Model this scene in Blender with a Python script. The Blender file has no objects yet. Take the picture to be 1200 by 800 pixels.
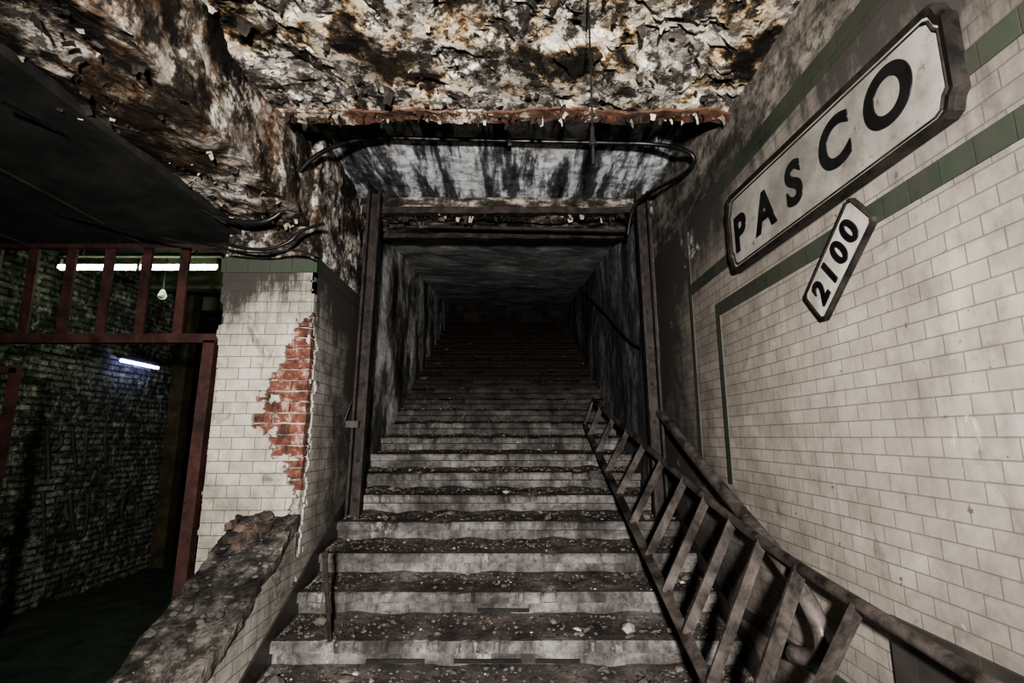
import bpy, bmesh, math, random
from mathutils import Vector, noise, Matrix
random.seed(7)
S=bpy.context.scene
TH=math.radians(10.6); CT,ST=math.cos(TH),math.sin(TH)
def ray(u,v):
    a=(u-600)/600; b=(400-v)/600
    return Vector((a,CT-b*ST,ST+b*CT))
def PD(u,v,d): return ray(u,v)*d
def PX(u,v,x): r=ray(u,v); return r*(x/r.x)
def PY(u,v,y): r=ray(u,v); return r*(y/r.y)

# ---------------- node helpers ----------------
class M:
    def __init__(s,name,rough=.7,metal=0.0,spec=.5):
        s.m=bpy.data.materials.new(name); s.m.use_nodes=True
        s.nt=s.m.node_tree; s.b=s.nt.nodes['Principled BSDF']
        s.b.inputs['Roughness'].default_value=rough
        s.b.inputs['Metallic'].default_value=metal
        s.b.inputs['Specular IOR Level'].default_value=spec
        s.tc=s.nt.nodes.new('ShaderNodeTexCoord'); s.P=s.tc.outputs['Object']
    def set(s,inp,val):
        if hasattr(val,'is_output') : s.nt.links.new(val,inp)
        elif isinstance(val,(tuple,list)) and len(val)==3 and inp.type=='RGBA': inp.default_value=(*val,1)
        else: inp.default_value=val
    def noise(s,scale=5,detail=8,rough=.6,dist=0,vec=None,stretch=None,off=(0,0,0)):
        n=s.nt.nodes.new('ShaderNodeTexNoise'); v=vec or s.P
        mp=s.nt.nodes.new('ShaderNodeMapping'); s.set(mp.inputs['Vector'],v)
        mp.inputs['Location'].default_value=off
        mp.inputs['Scale'].default_value=stretch or (1,1,1)
        s.set(n.inputs['Vector'],mp.outputs[0])
        n.inputs['Scale'].default_value=scale;n.inputs['Detail'].default_value=detail
        n.inputs['Roughness'].default_value=rough;n.inputs['Distortion'].default_value=dist
        return n.outputs['Fac']
    def ramp(s,f,stops,interp='LINEAR'):
        n=s.nt.nodes.new('ShaderNodeValToRGB'); n.color_ramp.interpolation=interp
        s.set(n.inputs[0],f); e=n.color_ramp.elements
        while len(e)<len(stops): e.new(.5)
        for i,(p,c) in enumerate(stops):
            e[i].position=p; e[i].color=(c,c,c,1) if not isinstance(c,tuple) else (*c,1)
        return n.outputs[0]
    def mix(s,f,a,b,mode='MIX'):
        n=s.nt.nodes.new('ShaderNodeMix'); n.data_type='RGBA'; n.blend_type=mode
        s.set(n.inputs[0],f); s.set(n.inputs[6],a); s.set(n.inputs[7],b); return n.outputs[2]
    def math(s,op,a,b=0.0,c=None,clamp=False):
        n=s.nt.nodes.new('ShaderNodeMath'); n.operation=op; n.use_clamp=clamp
        s.set(n.inputs[0],a); s.set(n.inputs[1],b)
        if c is not None: s.set(n.inputs[2],c)
        return n.outputs[0]
    def xyz(s):
        n=s.nt.nodes.new('ShaderNodeSeparateXYZ'); s.set(n.inputs[0],s.P); return n.outputs
    def comb(s,a,b,c=0.0):
        n=s.nt.nodes.new('ShaderNodeCombineXYZ')
        for i,q in enumerate((a,b,c)): s.set(n.inputs[i],q)
        return n.outputs[0]
    def rng(s,v,lo,hi,o0=0.0,o1=1.0):
        n=s.nt.nodes.new('ShaderNodeMapRange'); s.set(n.inputs[0],v)
        n.inputs[1].default_value=lo;n.inputs[2].default_value=hi;n.inputs[3].default_value=o0;n.inputs[4].default_value=o1
        return n.outputs[0]
    def brick(s,vec,w,h,mort,c1,c2,cm,smooth=.1):
        n=s.nt.nodes.new('ShaderNodeTexBrick'); s.set(n.inputs['Vector'],vec)
        s.set(n.inputs['Color1'],c1);s.set(n.inputs['Color2'],c2);s.set(n.inputs['Mortar'],cm)
        n.inputs['Scale'].default_value=1;n.inputs['Mortar Size'].default_value=mort
        n.inputs['Mortar Smooth'].default_value=smooth
        n.inputs['Brick Width'].default_value=w;n.inputs['Row Height'].default_value=h
        return n.outputs['Color'],n.outputs['Fac']
    def bump(s,h,st=.5,dist=.01,prev=None):
        n=s.nt.nodes.new('ShaderNodeBump'); n.inputs['Strength'].default_value=st;n.inputs['Distance'].default_value=dist
        s.set(n.inputs['Height'],h)
        if prev is not None: s.set(n.inputs['Normal'],prev)
        s.set(s.b.inputs['Normal'],n.outputs[0]); return n.outputs[0]
    def col(s,c): s.set(s.b.inputs['Base Color'],c); return s
    def rough(s,c): s.set(s.b.inputs['Roughness'],c); return s

def tile_mat(name,ax,c1,c2,dirt=.5,grad=None,w=.15,h=.075,mort=(.17,.15,.12),smudge=0,smear_amt=.5,blotch=.4,top=None):
    m=M(name,.28); o=m.xyz(); v=m.comb(o[ax],o[2])
    c,f=m.brick(v,w,h,.0022,c1,c2,mort)
    cl=m.ramp(m.noise(1.9,7,.7,.5,off=(6,1,3)),[(.40,0.),(.62,blotch)])
    c=m.mix(cl,c,m.mix(.6,c,(.17,.145,.12)))
    big=m.ramp(m.noise(1.3,6,.65,.6),[(.35,1.),(.7,0.)])
    fine=m.ramp(m.noise(9,8,.7,.2),[(.42,0.),(.75,1.)])
    d=m.math('MULTIPLY',m.math('ADD',big,fine),.5*dirt)
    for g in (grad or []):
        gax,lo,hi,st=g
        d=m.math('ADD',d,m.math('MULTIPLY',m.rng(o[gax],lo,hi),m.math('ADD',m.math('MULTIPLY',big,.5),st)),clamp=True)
    drip=m.ramp(m.noise(5,6,.7,.1,stretch=(1,1,.12),off=(3,1,0)),[(.46,0.),(.70,1.)])
    d=m.math('ADD',d,m.math('MULTIPLY',drip,.38*dirt),clamp=True)
    if top: # soot streaks running down from the head of the wall
        st=m.ramp(m.noise(9,7,.7,.1,stretch=(1,1,.15),off=(1,8,2)),[(.40,0.),(.60,1.)])
        d=m.math('ADD',d,m.math('MULTIPLY',m.rng(o[2],top[0],top[1],0,1),m.math('MULTIPLY',st,top[2])),clamp=True)
    c=m.mix(d,c,(.055,.048,.042))
    if smudge:
        sm=m.ramp(m.noise(3.2,9,.72,.8,off=(9,4,6)),[(.57,0.),(.66,smudge)])
        c=m.mix(sm,c,(.07,.06,.052))
        chip=m.ramp(m.noise(24,4,.6,off=(2,2,2)),[(.69,0.),(.71,.8)])
        c=m.mix(chip,c,(.09,.078,.065))
    smear=m.ramp(m.noise(2.2,9,.75,1.2,off=(7,2,4)),[(.63,0.),(.70,smear_amt)])
    c=m.mix(smear,c,(.78,.76,.72))
    hgt=m.math('SUBTRACT',1.0,f)
    m.rough(m.rng(d,0,1,.25,.85))
    m.col(c); m.bump(hgt,.6,.006); return m.m
def peel_mat(name,soot_lo=.54,off=(0,0,0),yr=None,scale=2.4,pale=0.0,rust=0.0,bd=.05):
    m=M(name,.85,spec=.25); o=m.xyz()
    n=m.noise(scale,14,.68,.12,off=off)
    if yr: n=m.math('ADD',n,m.rng(o[1],yr[0],yr[1],yr[2],yr[3]))
    c=m.ramp(n,[(0,(.010,.009,.008)),(.445,(.017,.015,.013)),(.465,(.045,.033,.024)),(.485,(.11,.078,.05)),(.498,(.30,.20,.105)),(.515,(.48,.40,.30)),(.55,(.58,.52,.43)),(.585,(.62,.59,.54)),(.60,(.27,.245,.22)),(.625,(.075,.065,.056)),(.66,(.36,.33,.29)),(.74,(.50,.46,.41))])
    if pale:
        c=m.mix(pale,c,m.ramp(n,[(.44,(.015,.015,.015)),(.5,(.28,.27,.26)),(.56,(.66,.64,.61))]))
    if rust:
        rr=m.ramp(m.noise(3.5,12,.75,.1,off=(8,8,1)),[(.5,0.),(.54,rust)])
        c=m.mix(rr,c,m.ramp(m.noise(20,6,.7),[(.35,(.04,.024,.015)),(.6,(.19,.105,.055))]))
    n2=m.noise(3.0,14,.76,.15,off=(4+off[0],9,2))
    soot=m.ramp(n2,[(soot_lo,0.),(soot_lo+.03,1.)])
    c=m.mix(m.math('MULTIPLY',soot,.92),c,(.014,.013,.012))
    n4=m.ramp(m.noise(1.6,10,.7,.2,off=(2,6,6)),[(.50,0.),(.58,.75)])
    c=m.mix(n4,c,m.mix(.72,c,(.05,.036,.024)))
    n3=m.ramp(m.noise(9,12,.8,.1,off=(1,1,8)),[(.52,0.),(.56,1.)])
    c=m.mix(m.math('MULTIPLY',n3,.75),c,(.032,.025,.02))
    m.col(c); b=m.bump(n,.9,bd); m.bump(m.math('SUBTRACT',m.math('MULTIPLY',n3,-.6),soot),.8,.014,b); return m.m
def streak_mat(name,stretch,off=(0,0,0),lo=.45,hi=.6,dark=(.015,.015,.016),light=(.5,.5,.5),sc=3,g_amt=.75,dist=.2):
    m=M(name,.8,spec=.25)
    n=m.noise(sc,12,.70,dist,stretch=stretch,off=off)
    f=m.ramp(n,[(lo-.12,0.),(lo,.14),(hi,.8),(hi+.1,1.)])
    c=m.mix(f,dark,light)
    g=m.ramp(m.noise(10,9,.78,off=(5,5,5)),[(.48,0.),(.58,g_amt)])
    c=m.mix(g,c,dark)
    m.col(c); m.bump(m.math('ADD',n,m.math('MULTIPLY',g,-.2)),.7,.03); return m.m
def simple(name,c1,c2,sc=12,rough=.6,metal=0,bump=.3,bd=.004):
    m=M(name,rough,metal); n=m.noise(sc,8,.7,.3)
    m.col(m.mix(m.ramp(n,[(.38,0.),(.62,1.)]),c1,c2)); m.bump(n,bump,bd); return m.m
def emis(name,c,st):
    m=M(name); m.b.inputs['Emission Color'].default_value=(*c,1); m.b.inputs['Emission Strength'].default_value=st; m.col(c); return m.m

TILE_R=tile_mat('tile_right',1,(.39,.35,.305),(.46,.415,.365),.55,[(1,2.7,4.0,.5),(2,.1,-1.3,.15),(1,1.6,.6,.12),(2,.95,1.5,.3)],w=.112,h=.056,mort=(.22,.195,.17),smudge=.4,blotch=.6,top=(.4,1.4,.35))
TILE_P=tile_mat('tile_pillar',0,(.54,.50,.42),(.62,.58,.50),.65,[(2,.1,-1.3,.3),(2,.6,1.1,.15)],w=.14,h=.07,smudge=.65,smear_amt=.2,top=(.5,1.1,.7))
TILE_S=tile_mat('tile_side',1,(.44,.41,.37),(.54,.51,.46),.85,[(2,.6,1.2,.25),(1,3.2,4.1,.3)],w=.14,h=.07,smudge=.8,smear_amt=.3,top=(.3,1.1,.7))
GREEN=tile_mat('tile_green',1,(.026,.045,.030),(.036,.060,.040),.7,[(1,2.4,4.0,.5)],w=.11,h=.2,mort=(.02,.02,.018),smear_amt=.15)
GREENX=tile_mat('tile_green_x',0,(.04,.068,.045),(.05,.082,.053),1.0,w=.14,h=.2,mort=(.02,.02,.018),smudge=.8)
BLACKT=tile_mat('tile_black',1,(.018,.018,.018),(.026,.026,.025),.4,w=.15,h=.15,mort=(.04,.036,.03),smear_amt=.1)
PEEL=peel_mat('peeling_ceiling',.54,(0,0,0),(.8,2.5,-.035,.035),2.6)
PEELB=peel_mat('peeling_beam',.54,(3,7,2),(1.0,3.3,-.03,.03),3.4,.45,.6,.03)
PEELW=peel_mat('peeling_wall_head',.53,(5,1,2),None,4.5,.7,.4,.03)
PLASTER_TOP=streak_mat('plaster_frieze',(1,.5,1.5),(2,3,4),.43,.60,(.04,.036,.032),(.38,.345,.30),3)
STREAK=streak_mat('streaked_soffit',(2.2,.30,1),(1,1,1),.48,.54,(.012,.012,.013),(.82,.83,.85),2.3,.55)
LINTEL=streak_mat('lintel_plaster',(.6,1,2.2),(6,2,3),.49,.57,(.018,.015,.013),(.46,.41,.35),4)
TUN_L=streak_mat('tunnel_plaster_left',(1,.9,.55),(8,1,2),.47,.56,(.028,.028,.029),(.74,.72,.69),1.8,.5)
TUN_R=streak_mat('tunnel_plaster_right',(1,.8,.4),(3,6,2),.46,.62,(.04,.04,.042),(.42,.42,.44),2.4,.6)
TUN_C=streak_mat('tunnel_ceiling_plaster',(1,.8,1),(9,4,2),.44,.62,(.19,.19,.19),(.52,.52,.51),2.5,.4)
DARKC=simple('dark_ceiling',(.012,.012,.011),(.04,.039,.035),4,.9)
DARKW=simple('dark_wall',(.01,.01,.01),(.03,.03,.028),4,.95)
FLOORM=simple('dirty_floor',(.02,.022,.018),(.06,.06,.05),6,.8,0,.6,.02)
FLOORG=simple('green_floor',(.02,.029,.018),(.05,.065,.045),5,.7,0,.4,.01)
RUST=simple('rusted_steel',(.016,.013,.012),(.055,.042,.036),9,.7,.2,.6,.006)
REDRUST=simple('red_oxide_steel',(.030,.017,.015),(.085,.038,.032),8,.6,.1,.4,.004)
IRON=simple('worn_brown_paint',(.020,.016,.014),(.115,.098,.088),6,.5,.25,.4,.003)
PIPE=simple('worn_handrail',(.035,.03,.027),(.15,.128,.118),9,.42,.2,.3,.003)
CABLE=simple('black_cable',(.008,.008,.008),(.02,.02,.02),20,.4)
CLAMP=simple('clamp_metal',(.2,.2,.2),(.35,.35,.35),20,.5,.5)
ROCK=simple('rubble_stone',(.045,.04,.035),(.16,.143,.128),3,.95,0,.4,.01)
PAPER=simple('pale_plaster_chips',(.26,.245,.22),(.46,.44,.40),3,.9)
CHAR=simple('charred_flake',(.012,.011,.010),(.06,.048,.038),9,.9)
CREAM=simple('cream_flake',(.20,.17,.13),(.52,.47,.39),9,.9)
SIGNM=M('enamel_sign',.3); 
_n=SIGNM.noise(1.6,8,.65,.4); _c=SIGNM.mix(SIGNM.ramp(_n,[(.4,0.),(.62,1.)]),(.36,.345,.31),(.20,.185,.165))
_c=SIGNM.mix(SIGNM.ramp(SIGNM.noise(5,8,.7),[(.45,0.),(.68,.7)]),_c,(.14,.12,.10))
_c=SIGNM.mix(SIGNM.ramp(SIGNM.noise(22,8,.8),[(.58,0.),(.66,.8)]),_c,(.10,.07,.05)); SIGNM.col(_c); SIGNM=SIGNM.m
SIGN2=simple('enamel_number_plate',(.46,.44,.40),(.27,.25,.22),5,.35)
SIGNF=simple('sign_frame_iron',(.010,.009,.008),(.04,.034,.03),10,.5,.2)
LETTER=simple('sign_letter_black',(.006,.006,.007),(.015,.015,.015),10,.35)
SPRAY=simple('spray_paint_dark',(.02,.022,.018),(.05,.055,.04),6,.8)
# concrete steps
def step_mat(name,tread):
    m=M(name,.9,spec=.2); o=m.xyz()
    n=m.noise(3.5,10,.7,.3,stretch=(1,1,1.6)); n2=m.noise(26,6,.75)
    if tread:
        c=m.ramp(n,[(.3,(.032,.027,.025)),(.5,(.092,.080,.073)),(.7,(.19,.17,.155))])
        c=m.mix(m.ramp(n2,[(.51,0.),(.65,.78)]),c,(.020,.017,.015))
    else:
        c=m.ramp(n,[(.3,(.05,.045,.042)),(.45,(.12,.111,.105)),(.6,(.225,.212,.20)),(.78,(.36,.345,.33))])
        c=m.mix(m.ramp(n2,[(.5,0.),(.68,.7)]),c,(.035,.03,.028))
        d=m.ramp(m.noise(7,6,.7,.2,stretch=(1,1,.2)),[(.46,0.),(.64,.8)])
        c=m.mix(d,c,(.04,.034,.03))
        w=m.ramp(m.noise(4,9,.75,.2,off=(4,2,7),stretch=(1,1,.5)),[(.60,0.),(.66,.55)])
        c=m.mix(w,c,(.47,.45,.43))
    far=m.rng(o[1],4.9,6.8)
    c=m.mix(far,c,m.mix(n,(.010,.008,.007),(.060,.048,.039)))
    m.col(c); m.bump(m.math('ADD',n,m.math('MULTIPLY',n2,.4)),.8,.02); return m.m
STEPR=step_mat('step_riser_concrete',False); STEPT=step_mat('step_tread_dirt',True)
bw=M('old_brick',.9); _o=bw.xyz()
_wob=bw.math('MULTIPLY',bw.noise(5,3,.5),.03)
_c,_f=bw.brick(bw.comb(bw.math('ADD',_o[1],_wob),bw.math('ADD',_o[2],_wob)),.19,.058,.011,(.075,.08,.065),(.18,.185,.155),(.025,.027,.02),.5)
_c=bw.mix(bw.ramp(bw.noise(2.2,8,.75),[(.42,.9),(.62,0.)]),_c,(.018,.018,.015))
_c=bw.mix(bw.ramp(bw.noise(12,8,.75),[(.5,0.),(.62,.5)]),_c,(.36,.38,.32)); bw.col(_c); bw.bump(bw.math('ADD',bw.math('MULTIPLY',_f,-1.0),bw.noise(14,6)),1,.03); BRICKW=bw.m

# ---------------- mesh helpers ----------------
def link(o,parent=None):
    S.collection.objects.link(o)
    if parent: o.parent=parent
    return o
def mkobj(name,bm,mats,parent=None,smooth=False):
    me=bpy.data.meshes.new(name); bm.normal_update(); bm.to_mesh(me); bm.free()
    for m in (mats if isinstance(mats,list) else [mats]): me.materials.append(m)
    if smooth:
        for p in me.polygons: p.use_smooth=True
    return link(bpy.data.objects.new(name,me),parent)
def dv(v,amp,freq):
    return noise.noise_vector(v*freq)*amp+noise.noise_vector(v*freq*3.7)*amp*.45+noise.noise_vector(v*freq*11)*amp*.2
def hexa(bm,c,seg=(1,1,1),mi=0):
    def tri(a,b,cc,d,n,m,flip=False):
        g=[[None]*(m+1) for _ in range(n+1)]
        for i in range(n+1):
            for j in range(m+1):
                s,t=i/n,j/m
                g[i][j]=bm.verts.new((a*(1-s)+b*s)*(1-t)+(d*(1-s)+cc*s)*t)
        for i in range(n):
            for j in range(m):
                f=bm.faces.new((g[i][j],g[i+1][j],g[i+1][j+1],g[i][j+1])); f.material_index=mi
    c=[Vector(p) for p in c]; x,y,z=seg
    tri(c[0],c[3],c[2],c[1],y,x); tri(c[4],c[5],c[6],c[7],x,y)
    tri(c[0],c[1],c[5],c[4],x,z); tri(c[2],c[3],c[7],c[6],x,z)
    tri(c[1],c[2],c[6],c[5],y,z); tri(c[3],c[0],c[4],c[7],y,z)
def box(name,a,b,mat,seg=(1,1,1),amp=0,freq=2,parent=None):
    (x0,y0,z0),(x1,y1,z1)=a,b
    bm=bmesh.new(); hexa(bm,[(x0,y0,z0),(x1,y0,z0),(x1,y1,z0),(x0,y1,z0),(x0,y0,z1),(x1,y0,z1),(x1,y1,z1),(x0,y1,z1)],seg)
    bmesh.ops.remove_doubles(bm,verts=bm.verts,dist=1e-5)
    if amp:
        for v in bm.verts: v.co+=dv(v.co,amp,freq)
    return mkobj(name,bm,mat,parent)
def prism(name,c,mat,seg=(1,1,1),amp=0,freq=2,parent=None):
    bm=bmesh.new(); hexa(bm,c,seg); bmesh.ops.remove_doubles(bm,verts=bm.verts,dist=1e-5)
    if amp:
        for v in bm.verts: v.co+=dv(v.co,amp,freq)
    return mkobj(name,bm,mat,parent)
def barm(bm,p,q,w,t,side,mi=0):
    p,q=Vector(p),Vector(q); d=(q-p).normalized(); s=Vector(side); s=(s-d*s.dot(d)).normalized(); n=d.cross(s)
    c=[]
    for e in (p,q):
        c.append([e-s*w/2-n*t/2,e+s*w/2-n*t/2,e+s*w/2+n*t/2,e-s*w/2+n*t/2])
    hexa(bm,c[0]+c[1],(1,1,1),mi)
def tube(name,pts,r,mat,parent=None,smooth=True,res=6):
    cu=bpy.data.curves.new(name,'CURVE'); cu.dimensions='3D'; cu.bevel_depth=r; cu.bevel_resolution=3; cu.use_fill_caps=True
    if smooth:
        sp=cu.splines.new('NURBS'); sp.points.add(len(pts)-1); sp.order_u=3; sp.use_endpoint_u=True; sp.resolution_u=res
    else:
        sp=cu.splines.new('POLY'); sp.points.add(len(pts)-1)
    for i,p in enumerate(pts): sp.points[i].co=(*p,1)
    o=bpy.data.objects.new(name+'_c',cu); S.collection.objects.link(o); bpy.context.view_layer.update()
    me=bpy.data.meshes.new_from_object(o.evaluated_get(bpy.context.evaluated_depsgraph_get()))
    bpy.data.objects.remove(o); me.name=name; me.materials.clear(); me.materials.append(mat)
    for p in me.polygons: p.use_smooth=True
    return link(bpy.data.objects.new(name,me),parent)
def empty(name):
    return link(bpy.data.objects.new(name,None))

FZ=-1.47
XR=1.2; XL=-1.25
# ---------------- shell ----------------
box('floor',(-5.2,-3.2,FZ-.1),(1.4,3.3,FZ),FLOORM,(40,40,1),.006,3)
box('floor_side_room',(-5.2,3.3,FZ-.1),(-1.6,8.2,FZ),FLOORG)
box('wall_right',(XR,-3.2,FZ),(XR+.25,4.12,2.15),TILE_R)
box('trim_frieze_right',(XR-.008,-3.2,1.47),(XR+.02,4.1,2.05),PLASTER_TOP,(2,60,6),.006,5)
bm=bmesh.new()
def strip(z0,z1,y0,y1,x=XR-.006):
    hexa(bm,[(x,y0,z0),(XR+.01,y0,z0),(XR+.01,y1,z0),(x,y1,z0),(x,y0,z1),(XR+.01,y0,z1),(XR+.01,y1,z1),(x,y1,z1)])
strip(1.37,1.47,-3.2,4.1); strip(.93,1.0,-3.2,3.29); strip(.69,.765,-3.2,2.92)
strip(-.25,.69,2.865,2.92); strip(-.30,1.37,3.29,3.34)
strip(-.92,-.86,1.95,2.9)
mkobj('trim_green_bands',bm,GREEN)
box('trim_black_dado',(XR-.012,-3.2,FZ),(XR+.01,1.75,-.55),BLACKT)
box('wall_back_added',(-5.2,-3.4,FZ),(1.4,-3.2,2.1),DARKW)  # unseen wall added behind the camera to contain the light
box('wall_far_left_added',(-5.4,-3.4,FZ),(-5.2,3.3,2.1),DARKW)  # added dark wall, closes the open left side to keep light in
# near ceiling with peeled layers in relief
bm=bmesh.new()
c8=[(-1.9,-.6,1.76),(XR+.2,-.6,1.76),(XR+.2,2.56,1.76),(-1.9,2.56,1.76),(-1.9,-.6,2.15),(XR+.2,-.6,2.15),(XR+.2,2.56,2.15),(-1.9,2.56,2.15)]
hexa(bm,c8,(150,150,3)); bmesh.ops.remove_doubles(bm,verts=bm.verts,dist=1e-5)
for v in bm.verts:
    if v.co.z<1.77:
        q=v.co*2.6; n=noise.noise(q)+.5*noise.noise(q*2.3)+.35*noise.noise(q*5.1)
        if n>.12: v.co.z+=.022
        if n>.42: v.co.z+=.018
    v.co+=dv(v.co,.022,2.2)
mkobj('ceiling',bm,PEEL)
box('ceiling_rear',(-1.9,-3.2,1.76),(XR+.2,-.6,2.15),PEEL,(20,20,1),.02,2.2)
box('ceiling_recess',(-1.6,2.5,2.0),(XR+.2,4.2,2.2),STREAK,(40,30,1),.02,2)
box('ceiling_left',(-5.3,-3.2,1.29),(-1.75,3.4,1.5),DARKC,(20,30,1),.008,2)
bm=bmesh.new()
for x in (-2.5,-3.3): barm(bm,(x,-3.1,1.283),(x,3.3,1.283),.02,.012,(1,0,0))
mkobj('trim_ceiling_battens',bm,simple('batten',(.02,.02,.018),(.05,.048,.042),4,.8))
# beam running to the pillar
box('ceiling_beam_left',(-1.84,-3.2,1.33),(-1.30,3.16,1.82),PEELB,(20,170,16),.04,2.2)
box('wall_above_pillar',(-1.84,3.13,1.13),(-1.27,4.1,2.1),PEELW,(24,30,30),.03,3)
bm=bmesh.new()
hexa(bm,[(-1.3,2.5,1.735),(1.2,2.5,1.735),(1.2,2.6,1.735),(-1.3,2.6,1.735),(-1.3,2.5,1.75),(1.2,2.5,1.75),(1.2,2.6,1.75),(-1.3,2.6,1.75)],(120,3,1))
hexa(bm,[(-1.3,2.58,1.735),(1.2,2.58,1.735),(1.2,2.6,1.735),(-1.3,2.6,1.735),(-1.3,2.58,1.85),(1.2,2.58,1.85),(1.2,2.6,1.85),(-1.3,2.6,1.85)],(120,1,2))
for v in bm.verts: v.co+=dv(v.co,.024,4)
_g=M('girder_rust',.85); _gc=_g.ramp(_g.noise(2.6,10,.75,.1),[(.36,(.015,.012,.010)),(.46,(.05,.032,.025)),(.54,(.14,.07,.043)),(.58,(.09,.055,.038)),(.61,(.44,.39,.32))]); _g.col(_gc); _g.bump(_g.noise(9,8,.7),.7,.012)
mkobj('rusted_ceiling_girder',bm,_g.m)
# peeling flakes hanging from ceiling, beam and lintel
bm=bmesh.new()
def flake(p,s,down,mi):
    a=random.uniform(0,6.28); t=Vector((math.cos(a),math.sin(a),0)); b=Vector((-math.sin(a),math.cos(a),0)); L=random.uniform(.7,1.8)*s; W=random.uniform(.4,1.)*s
    vs=[]
    for i in range(4):
        f=i/3; cur=t*L*f*(1-.35*f*down)+Vector((0,0,-1))*L*f*f*down
        for sx in (-1,0,1):
            vs.append(bm.verts.new(p+cur+b*sx*W*(1-.5*f)*random.uniform(.7,1.2)+Vector((0,0,random.uniform(-.002,.002)))))
    for i in range(3):
        for j in range(2):
            f=bm.faces.new((vs[i*3+j],vs[i*3+j+1],vs[i*3+j+4],vs[i*3+j+3])); f.material_index=mi
for i in range(420):
    flake(Vector((random.uniform(-1.25,1.15),random.uniform(.7,2.5),1.757)),abs(random.gauss(.016,.009))+.005,random.uniform(.3,1),random.choice((0,0,1)))
for i in range(160):
    flake(Vector((random.uniform(-1.8,-1.32),random.uniform(.9,3.1),1.325)),abs(random.gauss(.018,.01))+.005,random.uniform(.3,1),random.choice((0,0,1)))
for i in range(150):
    flake(Vector((random.uniform(-1.2,1.1),4.02+random.uniform(0,.1),1.86)),abs(random.gauss(.018,.012))+.006,random.uniform(.7,1.4),random.choice((0,0,0,1)))
for i in range(120):
    flake(Vector((random.uniform(-1.25,1.15),2.55+random.uniform(-.04,.04),1.735)),abs(random.gauss(.014,.01))+.005,random.uniform(.7,1.4),random.choice((0,0,1)))
mkobj('peeling_paint_flakes',bm,[CHAR,CREAM])
# lintel
box('lintel',(-1.5,4.05,1.85),(1.4,4.2,2.15),LINTEL,(100,2,14),.032,4)
box('lintel_soffit',(-1.5,4.15,1.88),(1.4,4.6,2.1),LINTEL,(40,10,2),.02,3)
bm=bmesh.new()
for a,b in (((-1.25,4.02,1.865),(1.12,4.02,1.865)),((-1.3,4.55,1.86),(1.12,4.55,1.86))):
    p,q=Vector(a),Vector(b)
    hexa(bm,[p+Vector((0,-.03,-.03)),q+Vector((0,-.03,-.03)),q+Vector((0,.03,-.03)),p+Vector((0,.03,-.03)),p+Vector((0,-.03,.025)),q+Vector((0,-.03,.025)),q+Vector((0,.03,.025)),p+Vector((0,.03,.025))],(70,2,2))
for v in bm.verts: v.co+=dv(v.co,.010,5)
barm(bm,(-.75,4.3,1.84),(1.05,4.3,1.80),.025,.04,(0,0,1))
mkobj('steel_lintel_beams',bm,RUST)
# ---- pillar: plaster/brick core with a broken tile skin ----
CORE=simple('pillar_core_plaster',(.06,.05,.045),(.42,.38,.33),10,.95,0,.8,.02)
PB=M('exposed_brick',.95); _r=PB.ramp(PB.noise(11,8,.75),[(.38,(.04,.026,.022)),(.48,(.13,.055,.04)),(.56,(.21,.09,.063)),(.62,(.34,.28,.235))]); PB.col(_r); PB.bump(PB.noise(25,6,.7),.8,.01); PB=PB.m
pil=empty('tiled_pillar')
box('core',(-1.825,3.16,FZ),(XL-.012,4.1,1.14),[CORE],(12,12,40),.006,6,pil)
def hole(x,z):
    q=Vector((x*7,z*7,2)); n=noise.noise(q)*.55+noise.noise(q*2.7)*.45+noise.noise(q*6)*.25
    row=math.floor(z/.07); cx=math.floor((x+(.07 if row%2 else 0))/.14)
    n+=.6*noise.noise(Vector((cx*3.3,row*2.7,9)))
    def el(cx,cz,rx,rz): return math.hypot((x-cx)/rx,(z-cz)/rz)
    e1=el(-1.30,.22,.19,.35)+n; e2=el(-1.235,-.05,.085,.9)+n*.9; e3=el(-1.85,-.1,.04,1.1)+n*.6
    e4=el(-1.47,.10,.14,.05)+n*.8; e5=el(-1.30,.62,.06,.14)+n
    return min(e1,e2,e3,e4,e5)<1
bm=bmesh.new(); nx,nz=84,374; xa,xb2=-1.84,XL; za,zb=FZ,1.14
vg={}
def gv(i,j):
    if (i,j) not in vg: vg[(i,j)]=bm.verts.new((xa+(xb2-xa)*i/nx,3.125,za+(zb-za)*j/nz))
    return vg[(i,j)]
for i in range(nx):
    for j in range(nz):
        x=xa+(xb2-xa)*(i+.5)/nx; z=za+(zb-za)*(j+.5)/nz
        if hole(x,z): continue
        bm.faces.new((gv(i,j),gv(i+1,j),gv(i+1,j+1),gv(i,j+1)))
o=mkobj('tile_skin_front',bm,[TILE_P],pil); md=o.modifiers.new('s','SOLIDIFY'); md.thickness=.04; md.offset=-1
bm=bmesh.new(); ny=60; nz2=180; vg={}
def gv2(i,j):
    if (i,j) not in vg: vg[(i,j)]=bm.verts.new((XL,3.125+.975*i/ny,za+(zb-za)*j/nz2))
    return vg[(i,j)]
for i in range(ny):
    for j in range(nz2):
        y=3.125+.975*(i+.5)/ny; z=za+(zb-za)*(j+.5)/nz2
        n=noise.noise(Vector((y*8,z*8,5)))*.6+noise.noise(Vector((y*22,z*22,1)))*.4
        if math.hypot((y-3.125)/.11,(z-.05)/.8)+n<1: continue
        bm.faces.new((gv2(i,j),gv2(i+1,j),gv2(i+1,j+1),gv2(i,j+1)))
o=mkobj('tile_skin_side',bm,[TILE_S],pil); md=o.modifiers.new('s','SOLIDIFY'); md.thickness=.018; md.offset=-1
box('tile_skin_back_left',(-1.84,3.165,FZ),(-1.82,4.1,1.14),TILE_S,parent=pil)
bm=bmesh.new()
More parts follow.
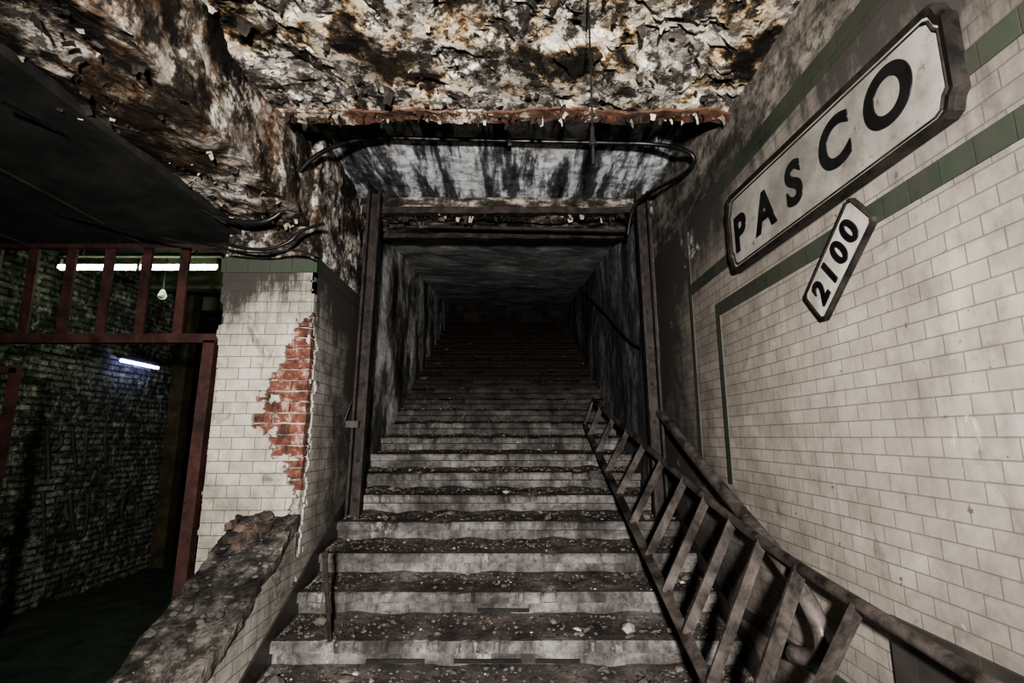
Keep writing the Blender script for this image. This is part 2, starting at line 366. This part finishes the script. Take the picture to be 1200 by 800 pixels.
for r in range(18):
    z=-.28+r*.066
    for i in range(2):
        x1=XL-.006-i*.205-(.10 if r%2 else 0); x0=x1-.195
        if i==0 and r%2:
            hexa(bm,[Vector((x,y,zz)) for zz in (z-.028,z+.028) for x,y in ((XL-.10,3.136),(XL-.006,3.136),(XL-.006,3.2),(XL-.10,3.2))],(4,1,2))
        dd=random.uniform(-.010,.016)
        hexa(bm,[Vector((x,y,zz)) for zz in (z-.028,z+.028) for x,y in ((x0,3.140+dd),(x1,3.140+dd),(x1,3.2),(x0,3.2))],(6,1,2))
for v in bm.verts: v.co+=dv(v.co,.007,16)
mkobj('exposed_bricks',bm,PB,pil)
bm=bmesh.new()
hexa(bm,[(-1.85,3.115,1.03),(XL+.008,3.115,1.03),(XL+.008,4.1,1.03),(-1.85,4.1,1.03),(-1.85,3.115,1.12),(XL+.008,3.115,1.12),(XL+.008,4.1,1.12),(-1.85,4.1,1.12)])
g=mkobj('green_cap',bm,[GREENX,GREEN],pil)
for p in g.data.polygons:
    if abs(p.normal.x)>.7: p.material_index=1
# parapet on left of stairs
ys,zs=3.125,-.50; ye,ze=1.45,-1.44
prism('wall_left_parapet',[(-1.56,ye,FZ),(XL,ye,FZ),(XL,ys,FZ),(-1.56,ys,FZ),(-1.56,ye,ze),(XL,ye,ze),(XL,ys,zs),(-1.56,ys,zs)],TILE_S)
COP=streak_mat('coping_concrete',(1,1,1),(2,2,9),.46,.63,(.018,.016,.014),(.22,.195,.175),5)
prism('parapet_coping',[(-1.60,ye,ze-.01),(XL+.02,ye,ze-.01),(XL+.02,ys,zs-.01),(-1.60,ys,zs-.01),(-1.60,ye,ze+.045),(XL+.02,ye,ze+.045),(XL+.02,ys,zs+.045),(-1.60,ys,zs+.045)],COP,(24,110,5),.022,5)
bm=bmesh.new()
for i in range(12):
    x=random.uniform(-1.56,-1.36);y=random.uniform(2.9,3.06);z=zs+.05+random.uniform(-.03,.05)-(3.1-y)*.5
    mt=Matrix.Translation((x,y,z))@Matrix.Rotation(random.uniform(0,3),4,'Z')@Matrix.Rotation(random.uniform(-.4,.4),4,'X')@Matrix.Diagonal((random.uniform(.04,.10),random.uniform(.03,.07),.035,1))
    bmesh.ops.create_cube(bm,size=1,matrix=mt)
bmesh.ops.subdivide_edges(bm,edges=bm.edges,cuts=2,use_grid_fill=True)
for v in bm.verts: v.co+=dv(v.co,.018,12)
mkobj('broken_brick_pile',bm,simple('brick_fragments',(.04,.03,.024),(.14,.10,.08),10,.95,0,.5,.01))
# tunnel
def ly(y): return 1.93+(y-4.55)*.119
prism('wall_left_stairwell',[(-1.6,4.1,FZ),(-1.27,4.1,FZ),(-1.27,9.9,FZ),(-1.6,9.9,FZ),(-1.6,4.1,2.1),(-1.27,4.1,2.1),(-1.27,9.9,2.9),(-1.6,9.9,2.9)],TUN_L,(2,50,30),.018,2.2)
prism('wall_right_stairwell',[(1.08,4.12,FZ),(1.45,4.12,FZ),(1.45,9.9,FZ),(1.08,9.9,FZ),(1.08,4.12,2.1),(1.45,4.12,2.1),(1.45,9.9,2.9),(1.08,9.9,2.9)],TUN_R,(2,50,30),.018,2.2)
prism('ceiling_stairwell',[(-1.5,4.5,ly(4.5)),(1.4,4.5,ly(4.5)),(1.4,9.9,ly(9.9)),(-1.5,9.9,ly(9.9)),(-1.5,4.5,2.3),(1.4,4.5,2.3),(1.4,9.9,3),(-1.5,9.9,3)],TUN_C,(30,50,1),.02,2)
box('wall_stairwell_end',(-1.5,9.75,1.5),(1.4,9.95,2.9),simple('end_wall',(.010,.009,.008),(.05,.042,.036),6,.95,0,.6,.02),(20,1,12),.03,3)

# ---------------- stairs ----------------
T,R=.311,.147; Y0,Z0=2.86,-1.03
bm=bmesh.new(); NX=170
def chip(x,k):
    n=noise.noise(Vector((x*3.1,k*7.3,1)))+.6*noise.noise(Vector((x*11,k*3.3,5)))+.3*noise.noise(Vector((x*30,k*3.3,8)))
    return max(0,n-.1)*.11
for k in range(-2,23):
    y,z=Y0+k*T,Z0+k*R
    x0,x1=(XL,XR) if y<4.0 else (-1.275,1.085)
    rows=[]
    for i in range(NX+1):
        x=x0+(x1-x0)*i/NX; c=chip(x,k); sag=.008*noise.noise(Vector((x*.9,k*2.1,3)))
        w=lambda q:.006*noise.noise(Vector((x*9,k*5+q,q)))
        rows.append([bm.verts.new(p) for p in (
            (x,y+.035,z-R-.01),(x,y+.035+w(1),z-.062),(x,y+w(2)+c*.5,z-.055+sag),(x,y+w(3)+c,z-.014+sag),
            (x,y+.014+c*1.3,z+sag-c*.25),(x,y+T*.4,z+sag+.012*noise.noise(Vector((x*6,k*4,9)))+.004),(x,y+T*.75,z+sag+.012+.02*noise.noise(Vector((x*7,k*4,7)))),(x,y+T+.04,z+sag+.032+.022*noise.noise(Vector((x*5,k*4,2)))))])
    for i in range(NX):
        for j in range(7):
            f=bm.faces.new((rows[i][j],rows[i+1][j],rows[i+1][j+1],rows[i][j+1])); f.material_index=0 if j<4 else 1
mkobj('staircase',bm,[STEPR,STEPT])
bm=bmesh.new()
for k,sl in ((-1,((-.55,-.3),(-.05,.2),(.4,.7))),(0,((-.75,-.45),(-.3,.05),(.12,.35))),(1,((-.2,.1),))):
    y,z=Y0+k*T,Z0+k*R
    for a,b in sl:
        hexa(bm,[(a,y+.022,z-R+.038),(b,y+.022,z-R+.038),(b,y+.04,z-R+.038),(a,y+.04,z-R+.038),(a,y+.022,z-R+.056),(b,y+.022,z-R+.056),(b,y+.04,z-R+.056),(a,y+.04,z-R+.056)])
mkobj('trim_riser_slots',bm,DARKW)
def skirt(name,x,xb,y0,y1,mat):
    za=Z0+(y0-Y0)/T*R; zb=Z0+(y1-Y0)/T*R
    prism(name,[(xb,y0,za-.25),(x,y0,za-.25),(x,y1,zb-.25),(xb,y1,zb-.25),(xb,y0,za+.06),(x,y0,za+.06),(x,y1,zb+.06),(xb,y1,zb+.06)],mat,(1,20,2),.003,3)
skirt('baseboard_left',XL+.012,XL-.01,2.2,4.08,BLACKT)
skirt('baseboard_right',XR-.012,XR+.01,2.2,4.1,BLACKT)
# rubble
bm=bmesh.new()
base=bmesh.new(); bmesh.ops.create_icosphere(base,subdivisions=1,radius=1); bv=[v.co.copy() for v in base.verts]; bf=[[v.index for v in f.verts] for f in base.faces]; base.free()
def rock(p,s,mi=0,flat=.55):
    sd=Vector((random.random()*50,random.random()*50,0)); rot=Matrix.Rotation(random.uniform(0,6.3),3,'Z')@Matrix.Rotation(random.uniform(-.4,.4),3,'X')
    sc=Vector((random.uniform(.7,1.4),random.uniform(.6,1.1),flat*random.uniform(.6,1.2)))*s
    vs=[]
    for q in bv:
        q2=q*(1+.55*noise.noise(q*1.4+sd)); q2=Vector((q2.x*sc.x,q2.y*sc.y,q2.z*sc.z)); vs.append(bm.verts.new(rot@q2+p))
    for f in bf:
        ff=bm.faces.new([vs[i] for i in f]); ff.material_index=mi
for k in range(-2,22):
    y,z=Y0+k*T,Z0+k*R; x0,x1=(XL+.04,XR-.04) if y<4 else (-1.22,1.03)
    n=600 if k<6 else 240
    for i in range(n):
        x=random.uniform(x0,x1)
        if random.random()<.3: x=random.choice([x0,x1])+random.gauss(0,.12)
        x=min(max(x,x0),x1)
        yy=y+T-abs(random.gauss(0,.14)) if random.random()<.6 else y+random.uniform(.02,T)
        if yy<y+.02: continue
        s=abs(random.gauss(.0,.006))+.003
        if random.random()<.03: s*=2.2
        rock(Vector((x,yy,z+s*.3+.012+.02*max(0,(yy-y)/T-.3))),s,1 if random.random()<.03 else 0)
for i in range(500):
    x=random.uniform(-1.2,1.1); y=random.uniform(1.3,2.25); rock(Vector((x,y,FZ+.005)),abs(random.gauss(0,.012))+.004)
for i in range(160):
    t=random.random(); y=ye+(ys-ye)*t; z=ze+(zs-ze)*t; rock(Vector((random.uniform(-1.58,-1.25),y,z+.055)),abs(random.gauss(0,.012))+.004)
for p,s in (((.62,2.98,-1.0),.055),((.35,2.95,-1.0),.025)):
    rock(Vector(p),s,1,.4)
mkobj('rubble_debris',bm,[ROCK,PAPER])

# ---------------- steel posts ----------------
def channel(name,p,q,w,dp,mat,open_dir):
    bm=bmesh.new(); p,q=Vector(p),Vector(q); t=.014
    sx=Vector((1,0,0)); sy=Vector((0,1,0))
    barm(bm,p+sy*dp*.45,q+sy*dp*.45,w,t,sx)
    for s in (-1,1):
        barm(bm,p+sx*s*(w/2-t/2),q+sx*s*(w/2-t/2),t*1.3,dp,sx)
    barm(bm,p+Vector((0,-.01,0)),p+Vector((0,-.01,.015)),w+.05,dp+.06,sx)
    n=9
    for i in range(n):
        c=p.lerp(q,(i+.5)/n)
        bmesh.ops.create_icosphere(bm,subdivisions=1,radius=.013,matrix=Matrix.Translation(c+sy*dp*.35))
    return mkobj(name,bm,mat)
channel('steel_post',(-1.17,3.94,Z0+4*R-.16),(-1.13,3.94,1.99),.10,.07,RUST,1)
channel('steel_post',(1.10,3.94,Z0+4*R-.16),(1.07,3.94,1.99),.10,.07,RUST,1)

# ---------------- cables ----------------
tube('ceiling_conduit',[PD(205,232,3.0),PD(250,256,3.05),PD(310,264,3.05),PD(340,240,3.1),PD(342,210,3.15),PD(372,178,3.2),PD(425,160,3.38),PD(510,163,3.4),PD(600,165,3.42),PD(700,167,3.42),PD(770,168,3.4),PD(815,178,3.22),PD(812,200,3.3),PD(760,225,3.95),PD(738,245,4.1),PD(736,275,4.15)],.015,CABLE)
bm=bmesh.new()
for u,v in ((427,160),(597,165),(767,167)):
    c=PD(u,v,3.40); hexa(bm,[tuple(c+Vector((sx*.012,sy*.03,sz*.022+.005))) for sz in (-1,1) for sx,sy in ((-1,-1),(1,-1),(1,1),(-1,1))])
mkobj('conduit_clamps',bm,CLAMP)
tube('loose_cable',[PD(262,285,3.0),PD(300,296,3.0),PD(340,285,3.02),PD(352,268,3.05),PD(380,262,3.15)],.010,CABLE)
tube('loose_cable',[PD(262,292,3.0),PD(310,299,3.0),PD(350,290,3.02),PD(368,300,3.02)],.006,CABLE)
tube('loose_cable',[PD(0,118,1.9),PD(90,165,2.3),PD(180,212,2.8),PD(265,262,3.05)],.006,CABLE)
tube('loose_cable',[PD(0,232,2.9),PD(120,268,3.1),PD(262,290,3.05)],.006,CABLE)
tube('stairwell_wire',[PX(684,343,1.04),PX(705,362,1.04),PX(728,390,1.04),PX(742,404,1.04),PX(752,408,1.06)],.008,CABLE)
rod=empty('hanging_lamp_holder')
hx,hy=.315,1.82
tube('rod',[(hx,hy,1.80),(hx+.002,hy,1.45),(hx,hy,1.10)],.004,CABLE,rod)
bm=bmesh.new()
for z,r,h in ((1.17,.010,.05),(1.13,.015,.03),(1.07,.008,.07)):
    bmesh.ops.create_cone(bm,cap_ends=True,segments=16,radius1=r,radius2=r*.8,depth=h,matrix=Matrix.Translation((hx,hy,z)))
mkobj('socket',bm,CABLE,rod)
bm=bmesh.new(); barm(bm,(-.945,2.90,-1.04),(-.965,2.80,-.61),.022,.010,(1,0,0)); barm(bm,(-.965,2.80,-.61),(-.975,2.83,-.59),.03,.012,(1,0,0)); mkobj('iron_stub_bar',bm,RUST)
tube('loose_cable',[PD(412,470,3.85),PD(404,492,3.8),PD(400,505,3.8),PD(415,520,3.85)],.006,CABLE)
bm=bmesh.new(); c=PD(411,497,3.86); barm(bm,c+Vector((-.06,0,.0)),c+Vector((.06,0,.0)),.05,.03,(0,0,1)); mkobj('post_bracket',bm,IRON)

# ---------------- ladder and handrail ----------------
lad=empty('iron_ladder')
A=[PD(u,v,d) for u,v,d in ((695,468,5.2),(728,498,4.35),(765,530,3.65),(805,564,3.05),(850,602,2.58),(895,636,2.2),(940,667,1.94),(995,701,1.68),(1050,735,1.48),(1160,802,1.2),(1230,845,1.08))]
tube('rail_1',A,.022,IRON,lad)
B0,B1=PD(685,497,5.25),PD(830,800,1.98)
Bd=B1-B0
bm=bmesh.new(); barm(bm,B0-Bd*.01,B1+Bd*.16,.05,.02,(1,0,.25)); mkobj('rail_2',bm,IRON,lad)
bm=bmesh.new(); barm(bm,B0,A[0],.05,.02,(0,1,0)); 
def onA(u):
    pts=[(695,5.2),(728,4.35),(765,3.65),(805,3.05),(850,2.58),(895,2.2),(940,1.94),(995,1.68),(1050,1.48),(1160,1.2)]
    for i in range(len(pts)-1):
        if pts[i][0]<=u<=pts[i+1][0]:
            t=(u-pts[i][0])/(pts[i+1][0]-pts[i][0]); return A[i].lerp(A[i+1],t)
def onB(v):
    lo,hi=0,1.4
    for _ in range(40):
        m=(lo+hi)/2; p=B0+Bd*m; dd=p.dot(Vector((0,CT,ST))); vv=400-600*p.dot(Vector((0,-ST,CT)))/dd
        if vv<v: lo=m
        else: hi=m
    return B0+Bd*lo
for ua,vb in ((706,510),(720,530),(737,553),(756,580),(778,614),(803,652),(830,695),(860,745),(893,805)):
    barm(bm,onA(ua),onB(vb),.046,.014,(1,.15,0))
e1=onB(880); barm(bm,onA(938),e1,.055,.014,(1,.15,0))
barm(bm,onA(1008),PD(925,880,1.75),.055,.014,(1,.15,0))
mkobj('rungs',bm,IRON,lad)
hr=empty('stair_handrail')
H=[PX(u,v,1.135) for u,v in ((767,478),(775,484),(810,530),(870,602),(915,655),(945,700),(962,735),(968,762),(955,775),(938,765))]
H[-1].x-=.03
tube('rail',H,.034,PIPE,hr)
bm=bmesh.new()
for u,v in ((800,520),(880,615),(940,695)):
    p=PX(u,v,1.135); barm(bm,p,p+Vector((.07,0,-.06)),.025,.012,(0,1,0))
mkobj('brackets',bm,RUST,hr)

# ---------------- station sign ----------------
XS=1.172
def quad_pt(s,t,x):
    y=2.62+(1.19-2.62)*s; zb=.845+(.838-.845)*s; zt=1.275+(1.19-1.275)*s
    return Vector((x,y,zb+(zt-zb)*t))
def outline(ins):
    o=[];cs,ct=.035,.13
    a,b=ins,ins*3.3
    for s,t in ((a+cs,b),(1-a-cs,b),(1-a-cs*.55,b+ct*.25),(1-a-cs*.3,b+ct),(1-a,b+ct*1.35),(1-a,1-b-ct*1.35),(1-a-cs*.3,1-b-ct),(1-a-cs*.55,1-b-ct*.25),(1-a-cs,1-b),(a+cs,1-b),(a+cs*.55,1-b-ct*.25),(a+cs*.3,1-b-ct),(a,1-b-ct*1.35),(a,b+ct*1.35),(a+cs*.3,b+ct),(a+cs*.55,b+ct*.25)): o.append((s,t))
    return o
bm=bmesh.new()
rings=[[bm.verts.new(quad_pt(s,t,x)) for s,t in outline(i)] for i,x in ((0,XR-.002),(0,XS-.006),(.007,XS-.012),(.017,XS-.006),(.017,XS),(.023,XS),(.0265,XS-.004),(.030,XS))]
for r in range(len(rings)-1):
    for i in range(16):
        f=bm.faces.new((rings[r][i],rings[r][(i+1)%16],rings[r+1][(i+1)%16],rings[r+1][i])); f.material_index=1 if r==4 else 0
f=bm.faces.new(rings[-1]); f.material_index=1
bmesh.ops.recalc_face_normals(bm,faces=bm.faces)
sign=mkobj('station_name_sign',bm,[SIGNF,SIGNM])
def letter(ch,y,z,x,size,parent,ang=0,off=.012,sx=1.0):
    cu=bpy.data.curves.new('t','FONT'); cu.body=ch; cu.size=size; cu.align_x='CENTER'; cu.offset=off; cu.extrude=.002
    o=bpy.data.objects.new('t',cu); S.collection.objects.link(o); bpy.context.view_layer.update()
    me=bpy.data.meshes.new_from_object(o.evaluated_get(bpy.context.evaluated_depsgraph_get())); bpy.data.objects.remove(o)
    me.materials.clear(); me.materials.append(LETTER)
    zc=(max(v.co.y for v in me.vertices)+min(v.co.y for v in me.vertices))/2
    xc=(max(v.co.x for v in me.vertices)+min(v.co.x for v in me.vertices))/2
    ca,sa=math.cos(ang),math.sin(ang)
    for v in me.vertices:
        a=(v.co.x-xc)*sx; b=v.co.y-zc; a,b=a*ca-b*sa,a*sa+b*ca
        v.co=Vector((x-v.co.z,y-a,z+b))
    return link(bpy.data.objects.new('letter_'+ch.lower(),me),parent)
for ch,u,v in (('P',868,271),('A',896,246),('S',930,214),('C',977,168),('O',1039,112)):
    p=PX(u,v,XS-.003); letter(ch,p.y,p.z,p.x,.255,sign,0,.008)
c=PX(977,307,1.175); ang=math.atan2(.265,.318)
e=Vector((0,-math.cos(ang),math.sin(ang))); n=Vector((0,math.sin(ang),math.cos(ang)))
bm=bmesh.new()
def ring2(L,W,x,ch=.012):
    return [bm.verts.new(Vector((x,c.y,c.z))+e*a+n*b) for a,b in ((-L+ch,-W),(L-ch,-W),(L,-W+ch),(L,W-ch),(L-ch,W),(-L+ch,W),(-L,W-ch),(-L,-W+ch))]
rs=[ring2(.215,.084,XR-.001),ring2(.215,.084,1.180),ring2(.209,.078,1.176),ring2(.203,.072,1.180)]
for r in range(3):
    for i in range(8):
        bm.faces.new((rs[r][i],rs[r][(i+1)%8],rs[r+1][(i+1)%8],rs[r+1][i])).material_index=0
bm.faces.new(rs[-1]).material_index=1
bmesh.ops.recalc_face_normals(bm,faces=bm.faces)
np_=mkobj('street_number_plate',bm,[SIGNF,SIGN2])
for i,ch in enumerate('2100'):
    p=Vector((1.177,c.y,c.z))+e*(-.128+.085*i); letter(ch,p.y,p.z,p.x,.145,np_,ang,.005,.85)

# ---------------- side room on the left ----------------
GY=3.3
gate=empty('barred_transom')
bm=bmesh.new()
for i in range(9):
    x=-2.20-.255*i; barm(bm,(x,GY,.66),(x-.01,GY,1.29),.062,.02,(1,0,0))
mkobj('bars',bm,REDRUST,gate)
bm=bmesh.new(); barm(bm,(-5.2,GY,.635),(-1.86,GY,.635),.06,.06,(0,0,1)); barm(bm,(-5.2,GY,1.27),(-1.86,GY,1.27),.03,.05,(0,0,1)); mkobj('rails',bm,REDRUST,gate)
bm=bmesh.new(); barm(bm,(-1.99,GY,FZ),(-1.97,GY,.62),.075,.06,(1,0,0)); mkobj('door_frame_post',bm,REDRUST)
bm=bmesh.new(); barm(bm,(-3.22,GY,FZ),(-3.22,GY,.44),.05,.04,(1,0,0)); barm(bm,(-4.1,GY,.43),(-3.2,GY,.43),.045,.04,(0,0,1)); barm(bm,(-4.1,GY,-.6),(-3.2,GY,-.6),.045,.04,(0,0,1)); mkobj('iron_gate',bm,REDRUST)
box('wall_left_side_room',(-4.4,GY+.02,FZ),(-4.15,6.25,2.1),BRICKW,(1,60,50),.03,4)
box('wall_end_side_room',(-5.2,8.0,FZ),(-1.5,8.2,2.1),DARKW)
box('ceiling_side_room',(-5.2,3.35,1.85),(-1.6,8.2,2.1),simple('side_room_ceiling',(.10,.12,.07),(.22,.25,.15),3,.9))
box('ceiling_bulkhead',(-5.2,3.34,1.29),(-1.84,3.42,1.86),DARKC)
bm=bmesh.new()
for y in (3.9,4.7,5.6,6.6): barm(bm,(-4.15,y,1.74),(-1.6,y,1.74),.2,.12,(0,0,1))
mkobj('ceiling_joists',bm,simple('joist',(.04,.045,.03),(.09,.10,.06),5,.9))
box('side_room_column',(-4.14,6.2,FZ),(-3.98,6.36,1.85),simple('column_ochre',(.02,.016,.009),(.065,.05,.022),5,.8),(2,2,12),.008,4)
fl=empty('fluorescent_lamp')
EM=emis('fluoro_tube',(.85,1,.74),16)
for i,(ua,ub) in enumerate(((70,160),(166,256))):
    tube('tube_%d'%i,[PY(ua,313,4.0),PY(ub,313,4.0)],.024,EM,fl,False)
p=PY(68,303,4.0);q=PY(258,303,4.0)
bm=bmesh.new(); barm(bm,p+Vector((0,.03,.04)),q+Vector((0,.03,.04)),.03,.05,(0,0,1))
for a in (70,163,256):
    k=PY(a,313,4.0); barm(bm,k+Vector((0,0,-.03)),k+Vector((0,0,.07)),.02,.03,(1,0,0))
barm(bm,p+Vector((.2,0,.04)),p+Vector((.2,0,.45)),.01,.01,(1,0,0)); barm(bm,q+Vector((-.2,0,.04)),q+Vector((-.2,0,.45)),.01,.01,(1,0,0)); mkobj('housing',bm,RUST,fl)
f2=empty('wall_tube_lamp')
tube('tube',[PX(142,422,-4.05),PX(185,431,-4.05)],.018,emis('blue_tube',(.42,.42,1),14),f2,False)
bm=bmesh.new(); barm(bm,PX(140,417,-4.09),PX(187,426,-4.09),.03,.06,(0,0,1)); mkobj('housing',bm,RUST,f2)
bl=empty('bare_bulb'); bc=PD(190,346,4.4)
bm=bmesh.new(); bmesh.ops.create_uvsphere(bm,u_segments=16,v_segments=10,radius=.035,matrix=Matrix.Translation(bc))
for v in bm.verts:
    if v.co.z>bc.z+.01: v.co.x=bc.x+(v.co.x-bc.x)*.7; v.co.y=bc.y+(v.co.y-bc.y)*.7; v.co.z+=.02
mkobj('glass',bm,simple('bulb_glass',(.7,.75,.6),(.8,.85,.7),3,.2),bl,True)
tube('cord',[bc+Vector((0,0,.04)),bc+Vector((.01,0,.2)),(bc.x,bc.y,1.86)],.006,CABLE,bl)
gf=empty('wall_graffiti')
def gst(pts): tube('stroke',[PX(u,v,-4.145) for u,v in pts],.016,SPRAY,gf)
gst([(55,500),(57,560)]);gst([(55,502),(72,505),(72,525),(57,530)]);gst([(85,505),(86,550),(100,550),(101,505)]);gst([(112,500),(135,502)]);gst([(123,502),(124,548)])
gst([(50,575),(52,640)]);gst([(82,578),(84,632),(102,630),(103,578)]);gst([(110,575),(135,575)]);gst([(122,576),(123,628)]);gst([(150,572),(138,598),(150,622),(166,598),(150,572)])

# ---------------- lights, world, camera ----------------
def spot(name,loc,tgt,P,ang,blend,r=.12,col=(1,1,1)):
    l=bpy.data.lights.new(name,'SPOT'); l.energy=P; l.spot_size=math.radians(ang); l.spot_blend=blend; l.shadow_soft_size=r; l.color=col
    o=link(bpy.data.objects.new(name,l)); o.location=loc; o.rotation_euler=(Vector(tgt)-Vector(loc)).to_track_quat('-Z','Y').to_euler()
spot('camera_flash',(.0,-1.0,.25),(.15,4,.22),1400,117,1.0,.08,(1,.975,.945))
l=bpy.data.lights.new('side_room_glow','POINT'); l.energy=12; l.color=(.8,1,.68); l.shadow_soft_size=.3
o=link(bpy.data.objects.new('side_room_glow',l)); o.location=(-3.0,4.4,1.2)
w=bpy.data.worlds.new('w'); S.world=w; w.use_nodes=True; w.node_tree.nodes['Background'].inputs[0].default_value=(.5,.5,.55,1); w.node_tree.nodes['Background'].inputs[1].default_value=.008
cam=bpy.data.cameras.new('camera'); cam.lens=18; cam.sensor_width=36; cam.clip_start=.05
co=link(bpy.data.objects.new('camera',cam)); co.rotation_euler=(math.pi/2+TH,0,0); S.camera=co
S.view_settings.view_transform='AgX'; S.view_settings.look='AgX - High Contrast'
for o in S.objects:
    if o.parent is None: o.location.z+=1.47
